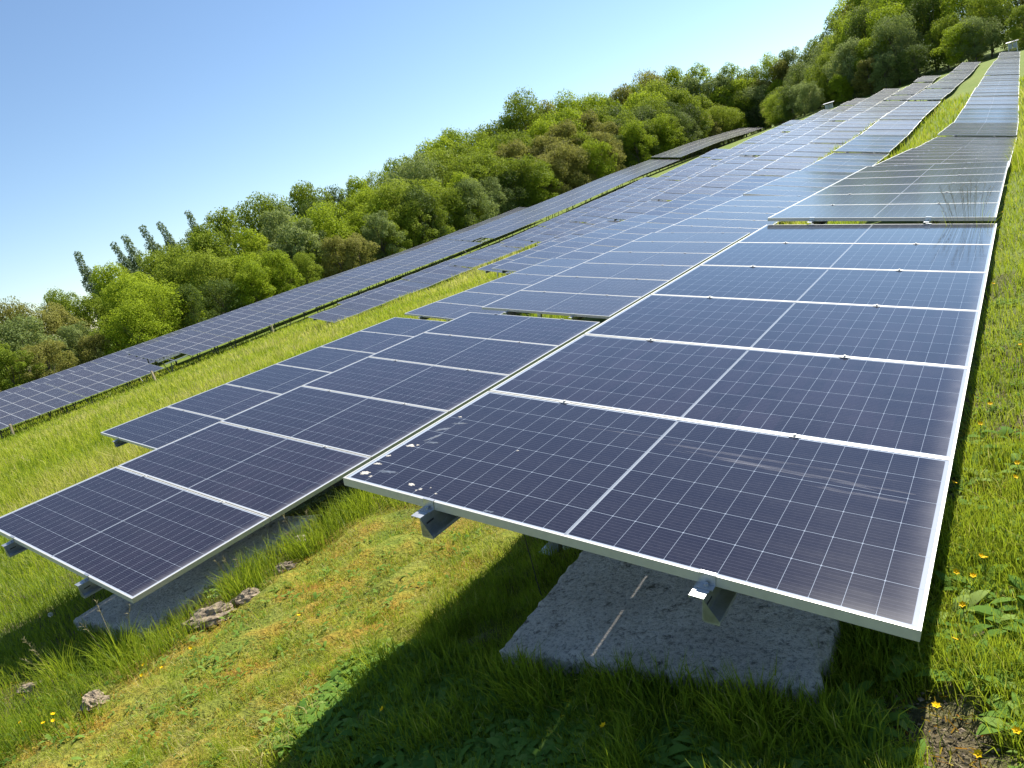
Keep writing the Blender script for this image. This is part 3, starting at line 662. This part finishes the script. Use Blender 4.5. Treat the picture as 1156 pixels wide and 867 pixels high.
cr = MB(); qc = random.Random(12)
for dx, dy, rad in [(2.06, .03, .20), (2.13, -.12, .15), (2.10, .25, .06), (2.0, -.3, .07)]:
    for k in range(260):
        a = qc.uniform(0, 6.28); d = rad * math.sqrt(qc.random()); s_ = qc.uniform(.0015, .007) * (1 if qc.random() < .9 else 1.8); x, y = dx + d * math.cos(a), dy + d * math.sin(a)
        c = Vector((x, y, g1(x, y) + s_ * .3)); n = len(cr.v)
        for px, py, pz in ((1,0,0),(0,1,0),(-1,0,0),(0,-1,0),(0,0,1)): cr.v.append(c + Vector((px * s_ * qc.uniform(.6, 1.2), py * s_ * qc.uniform(.6, 1.2), pz * s_ * qc.uniform(.5, .9))))
        for f in ((0,1,4),(1,2,4),(2,3,4),(3,0,4)): cr.f.append([n + i for i in f]); cr.m.append(0)
tag(put('soil_crumbs', cr.build('soil_crumbs', EARTH)), 'loose dry soil crumbs on the bare patch at the lower right', kind='stuff')
# cable hanging under the rightmost table
cb = MB(); cb.tube([(.50, .42, -.16), (.50, .42, -.45), (.495, .42, -.70), (.50, .42, -.88)], .0022, 5)
tag(put('cable', cb.build('cable', simple('black_rubber', (.02, .02, .02), .5))), 'thin black cable hanging from the rightmost table to the ground', 'cable')
# small brick chips lying on the big slab
chip = MB(); chip.box((-.03, -.02, 0), (.03, .02, .018)); CH = chip.build('brick_chip', simple('brick_chip', (.20, .19, .18), .9))
tag(put('brick_chip', CH, None, (.80, .66, -.686), (0, .05, .3)), 'small dark brick chip on the big concrete slab', 'brick chip')

# wooden stakes before the wide tables, inverter cabinets at the far end
STK = MB(); STK.box((-.06, -.06, -.3), (.06, .06, .95)); STKM = STK.build('wooden_stake', WOODST)
for x, y, t, l in [(-54.2, 15.9, .15, 'pale wooden stake at the left edge of the photo, before the wide tables'), (-54.0, 26.3, -.05, 'pale wooden stake before the wide tables, below the first dark struts'), (-54.2, 38.2, .1, 'pale wooden stake just left of where the ninth row begins'), (-54.2, 92, 0, 'far pale wooden stake in the dark gap under the wide tables')]:
    tag(put('wooden_stake', STKM, None, (x, y, g1(x, y)), (0, t, .3)), l, 'stake', 'stakes before the wide tables')
def cabinet(x, y, zb, rz, label):
    o = tag(empty('inverter_cabinet', (x, y, zb), (0, 0, rz)), label, 'electrical cabinet', 'inverter cabinets at the far row ends'); o.scale = (.8, .8, .8)
    GREY = bpy.data.materials.get('cabinet_grey') or simple('cabinet_grey', (.30, .32, .35), .5, 0, 6, .1)
    for dx in (-.62, .62): put('post', MB().box((dx - .05, -.05, -1.6), (dx + .05, .05, 1.25)).build('post', GALV), o)
    for dx in (-.33, .33): put('cabinet_box', MB().box((dx - .26, -.18, .15), (dx + .26, .12, 1.05)).build('cabinet_box', GREY), o)
    b = MB(); b.box((-.95, -.45, 1.27), (.95, .4, 1.33), 0, Matrix.Rotation(.16, 3, 'X')); put('roof', b.build('roof', DARKSTEEL), o)
cabinet(-21.6, 121.6, 3.0, 0, 'grey inverter cabinet under a small roof at the end of the sixth row')
cabinet(1.2, 131.8, 4.1, 0, 'grey inverter cabinet under a small roof at the top end of the rightmost row')

# ------------------------------------------------------------------ trees
def crownmat(name, stops, trans=.30):
    m, nt, bs = mat(name); at = node(nt, 'ShaderNodeAttribute', attribute_name='tint'); oi = node(nt, 'ShaderNodeObjectInfo')
    f = mth(nt, 'ADD', mth(nt, 'MULTIPLY', at.outputs['Fac'], .6), mth(nt, 'MULTIPLY', oi.outputs['Random'], .4))
    c = ramp(nt, f, stops); nt.links.new(c, bs.inputs['Base Color']); bs.inputs['Roughness'].default_value = .7; bs.inputs['Specular IOR Level'].default_value = .12
    tr = node(nt, 'ShaderNodeBsdfTranslucent'); nt.links.new(mixc(nt, .3, c, (.22, .26, .02)), tr.inputs[0])
    mx = node(nt, 'ShaderNodeMixShader'); mx.inputs[0].default_value = trans
    nt.links.new(bs.outputs[0], mx.inputs[1]); nt.links.new(tr.outputs[0], mx.inputs[2]); nt.links.new(mx.outputs[0], nt.nodes['Material Output'].inputs[0]); return m
FOL = {'bright': crownmat('bright_spring_foliage', [(0, (.16, .23, .014)), (.5, (.31, .40, .022)), (1, (.46, .54, .045))], .48),
       'mid': crownmat('mid_green_foliage', [(0, (.12, .17, .016)), (.5, (.22, .29, .024)), (1, (.34, .40, .045))], .42),
       'olive': crownmat('olive_brown_foliage', [(0, (.17, .165, .04)), (.5, (.27, .26, .06)), (1, (.38, .36, .10))], .42),
       'grey': crownmat('grey_green_foliage', [(0, (.14, .19, .06)), (.5, (.23, .29, .09)), (1, (.34, .39, .14))], .4),
       'dark': crownmat('dark_foliage', [(0, (.045, .08, .016)), (.5, (.08, .13, .022)), (1, (.14, .19, .035))], .3)}
BARK = simple('bark', (.12, .10, .075), .9, 0, 8, .35)
def leaf_quads(c, nrm, size, r):
    n = len(c); a = r.normal(size=(n, 3)); u = np.cross(nrm, a); u /= np.linalg.norm(u, axis=1)[:, None] + 1e-9; v = np.cross(nrm, u)
    s = size[:, None]
    V = np.stack([c - u * s, c - v * s * .55, c + u * s, c + v * s * .55], 1); V[:, 0] -= nrm * s * .15; return V
def crown_mesh(seed, H, Wd, nleaf, lf, fol, lobes=20, z0=.12, columnar=False):
    r = np.random.RandomState(seed); C_, T_ = [], []; LB = []
    for i in range(lobes):
        if columnar: t = (i + .5) / lobes; zc = H * (z0 + (1 - z0) * t); w_ = Wd * .5 * (np.sin(np.pi * min(1, t * .8 + .22)) ** .8) ; a = r.rand() * 6.28; rad = w_ * .3; R_ = max(.03, w_ * .85)
        else:
            t = (i + .5) / lobes; zc = H * (z0 + .04 + (.80 - z0) * t ** .9); env = Wd * .5 * np.sqrt(max(.05, 1 - ((t - .42) / .64) ** 2)); a = i * 2.4 + r.normal(0, .5); R_ = Wd * r.uniform(.075, .19); rad = max(0, env - R_ * .6) * r.uniform(.35, 1.12)
        LB.append((rad * np.cos(a), rad * np.sin(a), zc, R_))
    vol = np.array([l[3] ** 2 for l in LB]); per = (nleaf * vol / vol.sum()).astype(int)
    for (lx, ly, lz, R_), k in zip(LB, per):
        d = r.normal(size=(k, 3)); d /= np.linalg.norm(d, axis=1)[:, None]; d[:, 2] = np.where(d[:, 2] < -.35, -d[:, 2] * r.rand(k), d[:, 2])
        # sprays: leaves gather in small clumps on the lobe
        cl = r.normal(size=(26, 3)); cl /= np.linalg.norm(cl, axis=1)[:, None]; j = r.randint(0, 26, k); on = r.rand(k) < .62
        d[on] = cl[j[on]] + r.normal(0, .20, (on.sum(), 3)); d /= np.linalg.norm(d, axis=1)[:, None]
        rad = R_ * (.62 + .5 * r.rand(k) ** .7 + np.where(r.rand(k) < .07, .22, 0))
        c = np.array([lx, ly, lz]) + d * rad[:, None] * np.array([1, 1, .88]); C_.append(np.concatenate([c, d], 1)); T_.append(np.clip(.5 + r.normal(0, .16) + r.normal(0, .13, k), 0, 1))
    A = np.concatenate(C_); T = np.concatenate(T_); n = len(A)
    nr = A[:, 3:] * .75 + r.normal(0, .65, (n, 3)) + np.array([0, 0, .35]); nr /= np.linalg.norm(nr, axis=1)[:, None]
    V = leaf_quads(A[:, :3], nr, lf * (.55 + .8 * r.rand(n)), r)
    return fastmesh('crown', V.reshape(-1, 3), np.arange(4 * n), np.full(n, 4), fol, False, np.repeat(T, 4)), LB
def trunk_mesh(seed, H, LB, thick):
    b = MB(); r = random.Random(seed); lean = r.uniform(-.03, .03)
    top = Vector((lean * H, 0, H * .72)); sp = [Vector((0, 0, -.8)), Vector((lean * H * .3, 0, H * .3)), top]
    b.tube(sp, [thick, thick * .7, thick * .2], 7)
    for lx, ly, lz, R_ in LB[2::2]:
        s = Vector((lean * lz * .5, 0, lz * .55)); e = Vector((lx, ly, lz)); m = s.lerp(e, .5) + Vector((0, 0, -.03 * H)); b.tube([s, m, e], [thick * .35, thick * .2, thick * .06], 5)
    return b.build('trunk', BARK)
def tree_proto(seed, Wd, fol, nleaf=9000, lf=.020, lobes=20, z0=.10):
    me, LB = crown_mesh(seed, 1., Wd, nleaf, lf, FOL[fol], lobes, z0)
    # unit tree, scaled per tree
    b = trunk_mesh(seed, 1., LB, .016); return me, b
PROTO = {}
sd_ = 100
for fol in FOL:
    for v in range(3): PROTO[fol, v] = tree_proto(sd_, (.74, .86, .66)[v], fol, 20000 if fol != 'dark' else 14000, .0102, (46, 54, 40)[v], (.06, .10, .03)[v]); sd_ += 1

# trees of the wood: (rank behind the wood edge, x, y, height, left-to-right order key)
TREES = [(0,-79.9,21.2,6.1,-58),(0,-80.2,25.9,6,3),(0,-80.2,29.3,6.5,43),(0,-79.9,34.5,5.9,100),(0,-78.8,38.3,6.2,141),(0,-80.7,42.9,7.6,173),(0,-79,45.9,7.3,206),(0,-81.1,51.5,7.5,240),(0,-79,55.2,7.7,276),(0,-81.3,57.6,8.3,282),(0,-79.3,60.2,8.8,308),(0,-80.8,65.4,8.4,334),(0,-80.9,72.2,8.4,374),(0,-79.3,74.5,8.4,392),(0,-80,80.8,10.3,421),(0,-79.1,82.8,8.9,434),(0,-80.7,88.2,10.1,451),(0,-80.5,91.7,11.1,466),(0,-79.6,94.8,10.2,483),(0,-81,100.6,11.4,499),(0,-79.8,104.6,12.1,520),(0,-81.2,106.7,11.5,521),(0,-80.8,112.6,12.1,543),(0,-80,119,11,567),(0,-78.5,122.1,11.7,583),(0,-77.5,127,11.3,602),(0,-78.1,131.2,12.8,611),(0,-76.7,136.5,11.5,631),(0,-75.2,139.4,11.5,646),(0,-73.7,143.9,12.2,664),(0,-73.2,148.8,12.1,677),(0,-73,155.5,12.3,693),(0,-70.4,159.1,11.5,712),(0,-71.2,163.1,11.7,716),(0,-70.8,167.8,12.3,726),(0,-69.1,170.1,11.7,738),(0,-68.1,174.3,11.2,750),(0,-67.4,177.2,11.2,758),(0,-68.6,182.1,10.9,761),(0,-67.9,186.5,11.2,772),(0,-68,187.7,12.3,773),(0,-68.1,192.4,12.3,780),(0,-67.5,198.6,11.5,791),(0,-68,201.6,11.3,794),(0,-65.8,205.3,10.5,808),(0,-65.1,210.7,9.8,818),(0,-65.4,214.8,10,822),(0,-64.4,218,10.4,830),(0,-60.1,219.2,9.6,849),(0,-56.2,218.5,8.6,863),(0,-52.4,216.8,8.9,877),(0,-51.1,213.2,8.9,879),(0,-49.5,208.4,8.4,881),(0,-48.1,204.9,8.3,883),(0,-48.4,201.3,8.2,878),(0,-48,198.1,7.6,876),(0,-44.7,192.5,7.4,885),(0,-45.9,187.9,6.9,874),(0,-44.3,185.4,6.8,878),(0,-42.1,181.5,6.9,885),(0,-42.8,178.1,6.8,877),(0,-39.7,173.1,6.1,886),(0,-40.5,170.5,6.7,878),(0,-37.6,165.6,6.1,888),(0,-36.2,161.1,5.9,890),(0,-34.9,154.6,5.2,889),(0,-33.7,151.2,5.6,890),(0,-31.4,149.3,5.2,902),(0,-28.9,145,5.2,912),(0,-24,145.6,6.1,944),(0,-19.1,144.8,7.1,977),(0,-16.4,142.2,6.9,994),(0,-11.8,141.6,6.9,1029),(0,-5.4,139.8,6.3,1080),(0,-3.5,139.5,6.4,1097),(0,2.7,137.1,5.9,1153),(0,5.4,139.3,5.4,1179),(1,-85.9,26,7.6,-26),(1,-88.2,30.4,7.9,16),(1,-87,36.2,7.4,80),(1,-86.9,43.4,8.5,143),(1,-87.4,47.7,8.7,176),(1,-87.6,54.3,9.5,224),(1,-87.6,60.4,11.5,263),(1,-88.2,65.6,11.2,292),(1,-86.7,70.3,12.4,327),(1,-87.8,75.7,12.3,352),(1,-86.6,83.2,12.5,395),(1,-86.6,87.8,12.2,416),(1,-87,92.3,13.9,434),(1,-87.9,97.7,13.5,452),(1,-87.8,104.3,14.2,477),(1,-86,111.2,14.4,509),(1,-86.7,116.8,16.3,525),(1,-86.4,120.7,15.2,538),(1,-86.8,123.8,14.8,546),(1,-85.7,130.7,15.6,571),(1,-82.9,136.5,15,599),(1,-82.2,139.9,16.4,611),(1,-81.1,145.4,15.7,630),(1,-80.2,150.5,15,646),(1,-79.4,155.1,15.8,661),(1,-78.1,160.5,16.1,678),(1,-77.5,163.7,14.2,686),(1,-77.4,167.8,15.6,695),(1,-76.9,172.3,15.2,706),(1,-76.8,178.7,17.6,717),(1,-76,182.6,17.5,727),(1,-75.6,185.1,16.2,733),(1,-74.3,190.3,16.1,747),(1,-75.2,196,15.9,752),(1,-73.6,199.7,17.9,765),(1,-73.8,206.5,16,774),(1,-72.2,210.6,16.6,786),(1,-73.7,217.3,16.2,789),(1,-68.9,219.7,15.6,811),(1,-64.6,219.6,14.7,827),(1,-59.5,220.5,13.9,849),(1,-53.6,222.3,12.2,874),(1,-48.9,223.1,13.3,895),(1,-46.2,222.4,12,905),(1,-46.1,215.5,12.5,899),(1,-44.7,212,11.8,902),(1,-42.2,207.1,11.3,908),(1,-42.3,202.8,11.5,904),(1,-40.2,197,10.8,908),(1,-39.8,191.9,10.4,904),(1,-37.4,187,10.5,911),(1,-35.1,182.2,9.8,918),(1,-33.9,175.8,8.7,917),(1,-33.1,170,8.8,915),(1,-30.2,166.8,8.7,928),(1,-27.9,159.4,9.1,933),(1,-27.1,153.3,8.7,931),(1,-22.8,151.3,10.3,955),(1,-19.1,149.8,9.8,978),(1,-15,147.9,10.9,1006),(1,-7.6,146.4,9.8,1062),(1,-1.7,146.3,9.6,1112),(1,4.2,146,9.1,1164),(2,-94.3,28.3,8.9,-35),(2,-93.9,36.9,9.7,54),(2,-93.9,41.9,9.4,98),(2,-94.4,48.8,10.7,150),(2,-96,57.2,11.4,202),(2,-95.5,61.1,12.4,229),(2,-95,68.3,13.2,273),(2,-95.3,75.6,15.4,311),(2,-94.8,82.1,14.7,348),(2,-94,89.4,13.8,387),(2,-93.9,93.8,15.1,404),(2,-94.3,100.1,15.6,429),(2,-93.8,108,18,460),(2,-95.9,113.2,17.1,469),(2,-95,118.6,19.1,491),(2,-93.7,125.9,19.4,519),(2,-93,132.2,17.9,540),(2,-90.7,137.1,19.9,563),(2,-91.4,141.3,18.3,572),(2,-88,148.7,18.9,604),(2,-86.3,156.2,20.2,629),(2,-84.6,163,18.4,652),(2,-85.2,168.7,20.4,662),(2,-83.1,175,19.4,682),(2,-83.4,182.5,19.4,695),(2,-81.6,191.3,21.8,717),(2,-82.5,198.9,19.9,725),(2,-80.6,202,22.4,737),(2,-80.8,210.4,20,749),(2,-80.2,216.8,20.2,761),(2,-79.5,220.2,22.8,768),(2,-70.1,223.4,20.1,807),(2,-64.5,222.7,17.5,828),(2,-59.6,225.2,15.9,851),(2,-53.1,226.7,18.3,878),(2,-44.6,226.5,16.7,913),(2,-40.7,227.2,16.5,931),(2,-38.5,222.3,14.8,936),(2,-36.8,214.5,15.7,937),(2,-34.3,210.1,16.6,943),(2,-33.5,203.1,15.1,942),(2,-32.3,198.5,15.4,943),(2,-30.1,193.5,16.3,950),(2,-28.6,190,15.4,954),(2,-29.3,184.2,15,946),(2,-27.8,179.6,14.2,950),(2,-24.9,173.7,15.9,960),(2,-23.3,166.4,15.2,964),(2,-20.9,159.7,15.4,972),(2,-17,156.7,14.1,996),(2,-10.2,156,14.4,1045),(2,-5.1,153.7,13.1,1083),(2,2,152.7,12.3,1142),(2,7.4,154,11.9,1189),(3,-103.8,30.1,9.5,-50),(3,-104,36.5,11.2,8),(3,-104.5,42.8,11.7,64),(3,-104,50.2,12.1,121),(3,-104.7,59.1,13.4,177),(3,-104.6,66.6,13.9,223),(3,-103.8,71.3,15,251),(3,-106,79.5,19,284),(3,-105.7,83.7,18.5,305),(3,-104.1,89.2,19.7,338),(3,-103.8,95.4,16.4,369),(3,-103.8,102.4,18.5,395),(3,-105.2,108.7,18.5,414),(3,-105,116.8,20,444),(3,-105.7,123.6,20.3,462),(3,-102.5,128.3,21.8,488),(3,-103.1,134.2,22.9,503),(3,-100.2,140.8,22.8,532),(3,-100.3,147.4,22.3,549),(3,-99.1,153.2,22.5,569),(3,-98.1,158.5,26.7,585),(3,-96.7,164,23.9,602),(3,-95.2,173.1,25.4,628),(3,-94.4,179.6,24.4,645),(3,-93.1,186.5,24.3,663),(3,-93.3,194.5,23.1,677),(3,-91.8,202.3,24.5,695),(3,-90.8,210.7,24.3,711),(3,-90.2,218.6,27.1,725),(3,-89,224.4,28.8,737),(3,-82.4,224.7,26.3,761),(3,-76.8,226,26.2,783),(3,-67.7,226.8,21.6,818),(3,-62,228.7,19.5,843),(3,-55.6,229.5,21,869),(3,-50.6,231,20.8,890),(3,-44.1,232.2,20.3,918),(3,-37.9,232.4,22.2,942),(3,-33.7,232.7,24.8,960),(3,-31.3,229.4,25.4,968),(3,-29.2,219.3,25.2,970),(3,-25.1,213.8,21.7,987),(3,-25.6,208.5,21.9,981),(3,-21.4,200.5,21.3,999),(3,-22.1,194.6,19.2,991),(3,-19.3,186.7,18,1002),(3,-17.5,179.9,18.1,1008),(3,-15.5,174.7,16.9,1017),(3,-14,167.5,18.5,1022),(3,-10.6,165.3,17.9,1045),(3,-1.8,162.3,15.4,1109),(3,7.2,162.4,14.2,1184)]
ADJ = {'bright': 'bright spring-green', 'mid': 'mid-green', 'olive': 'olive-brown young-leaved', 'grey': 'grey-green willowy', 'dark': 'dark green'}
RANK = ['in the front edge of the wood', 'in the second rank of the wood', 'in the third rank of the wood', 'on the skyline of the wood']
tr = random.Random(9)
def kind_of(u, rank):
    """the mix of kinds changes along the wood as in the photograph"""
    if rank == 0: wts = dict(bright=.26, mid=.34, olive=.12, grey=.13, dark=.15)
    elif rank == 3: wts = dict(bright=.45, mid=.35, olive=.08, grey=.05, dark=.07)
    else: wts = dict(bright=.44, mid=.30, olive=.09, grey=.13, dark=.04)
    if u < 120: wts['olive'] += .35; wts['bright'] *= .6
    if 560 < u < 680 and rank < 2: wts['olive'] += 1.2
    if 680 < u < 760 and rank == 3: wts['olive'] += .8
    if u > 880: wts['dark'] += .55 if rank == 0 else .15; wts['bright'] *= .45; wts['grey'] += .25; wts['mid'] += .3
    k, wv = zip(*wts.items()); return tr.choices(k, wv)[0]
seen = {}
for rank, x, y, H, u in sorted(TREES, key=lambda t: (t[0], t[4])):
    k = kind_of(u, rank); key = (rank, k); seen[key] = seen.get(key, 0) + 1
    o = empty('broadleaf_tree', (x, y, g1(x, y) - .1), (0, 0, tr.uniform(0, 6.28)))
    H *= tr.uniform(.85, 1.15) if rank < 2 else tr.uniform(.93, 1.06)
    if u < 260: H *= 1.15
    wS = H * tr.uniform(.95, 1.2) if H > 7.5 else H * tr.uniform(1.1, 1.45)
    if rank == 3: wS = H * tr.uniform(.70, .88)
    if rank == 2: wS = H * tr.uniform(.85, 1.08)
    o.scale = (wS, wS, H / .93)
    cm, tm = PROTO[k, tr.randrange(3)]; put('crown', cm, o); put('trunk', tm, o)
    tag(o, '%s tree, %s such tree from the left %s' % (ADJ[k], ordn(seen[key] - 1), RANK[rank]), 'tree', 'trees of the wood behind the solar rows')
FOL['poplar'] = crownmat('poplar_foliage', [(0, (.12, .17, .075)), (.5, (.19, .25, .115)), (1, (.30, .35, .18))], .2)
PM, PLB = crown_mesh(900, 1., .20, 16000, .0075, FOL['poplar'], 34, .10, True); PT = trunk_mesh(900, 1., PLB, .012)
for i, (x, y, t) in enumerate([(-116, 54.6, 12.6), (-116, 60.2, 12.7), (-115, 62.6, 13.7), (-116, 66.3, 14.5), (-116, 70.2, 15.0), (-116, 75.7, 15.7)]):
    z = g1(x, y); H = (t - z) / .94
    o = tag(empty('poplar_tree', (x + 4.6 - .3 * i, y - 1.5, z), (0, 0, 0)), '%s leaning poplar from the left rising above the wood' % ORD[i], 'tree', 'slim poplars leaning above the wood')
    o.rotation_euler = (R(-3), R(-15 + 2 * (i % 3)), tr.uniform(0, 6.28)); o.rotation_mode = 'XYZ'
    o.rotation_euler = Matrix.Rotation(R(-15 + 3 * (i % 2)), 3, 'Y').to_euler(); o.scale = (H * tr.uniform(.85, 1.15), H * tr.uniform(.85, 1.1), H)
    put('crown', PM, o, (0, 0, 0), (0, 0, tr.uniform(0, 6.28))); put('trunk', PT, o)
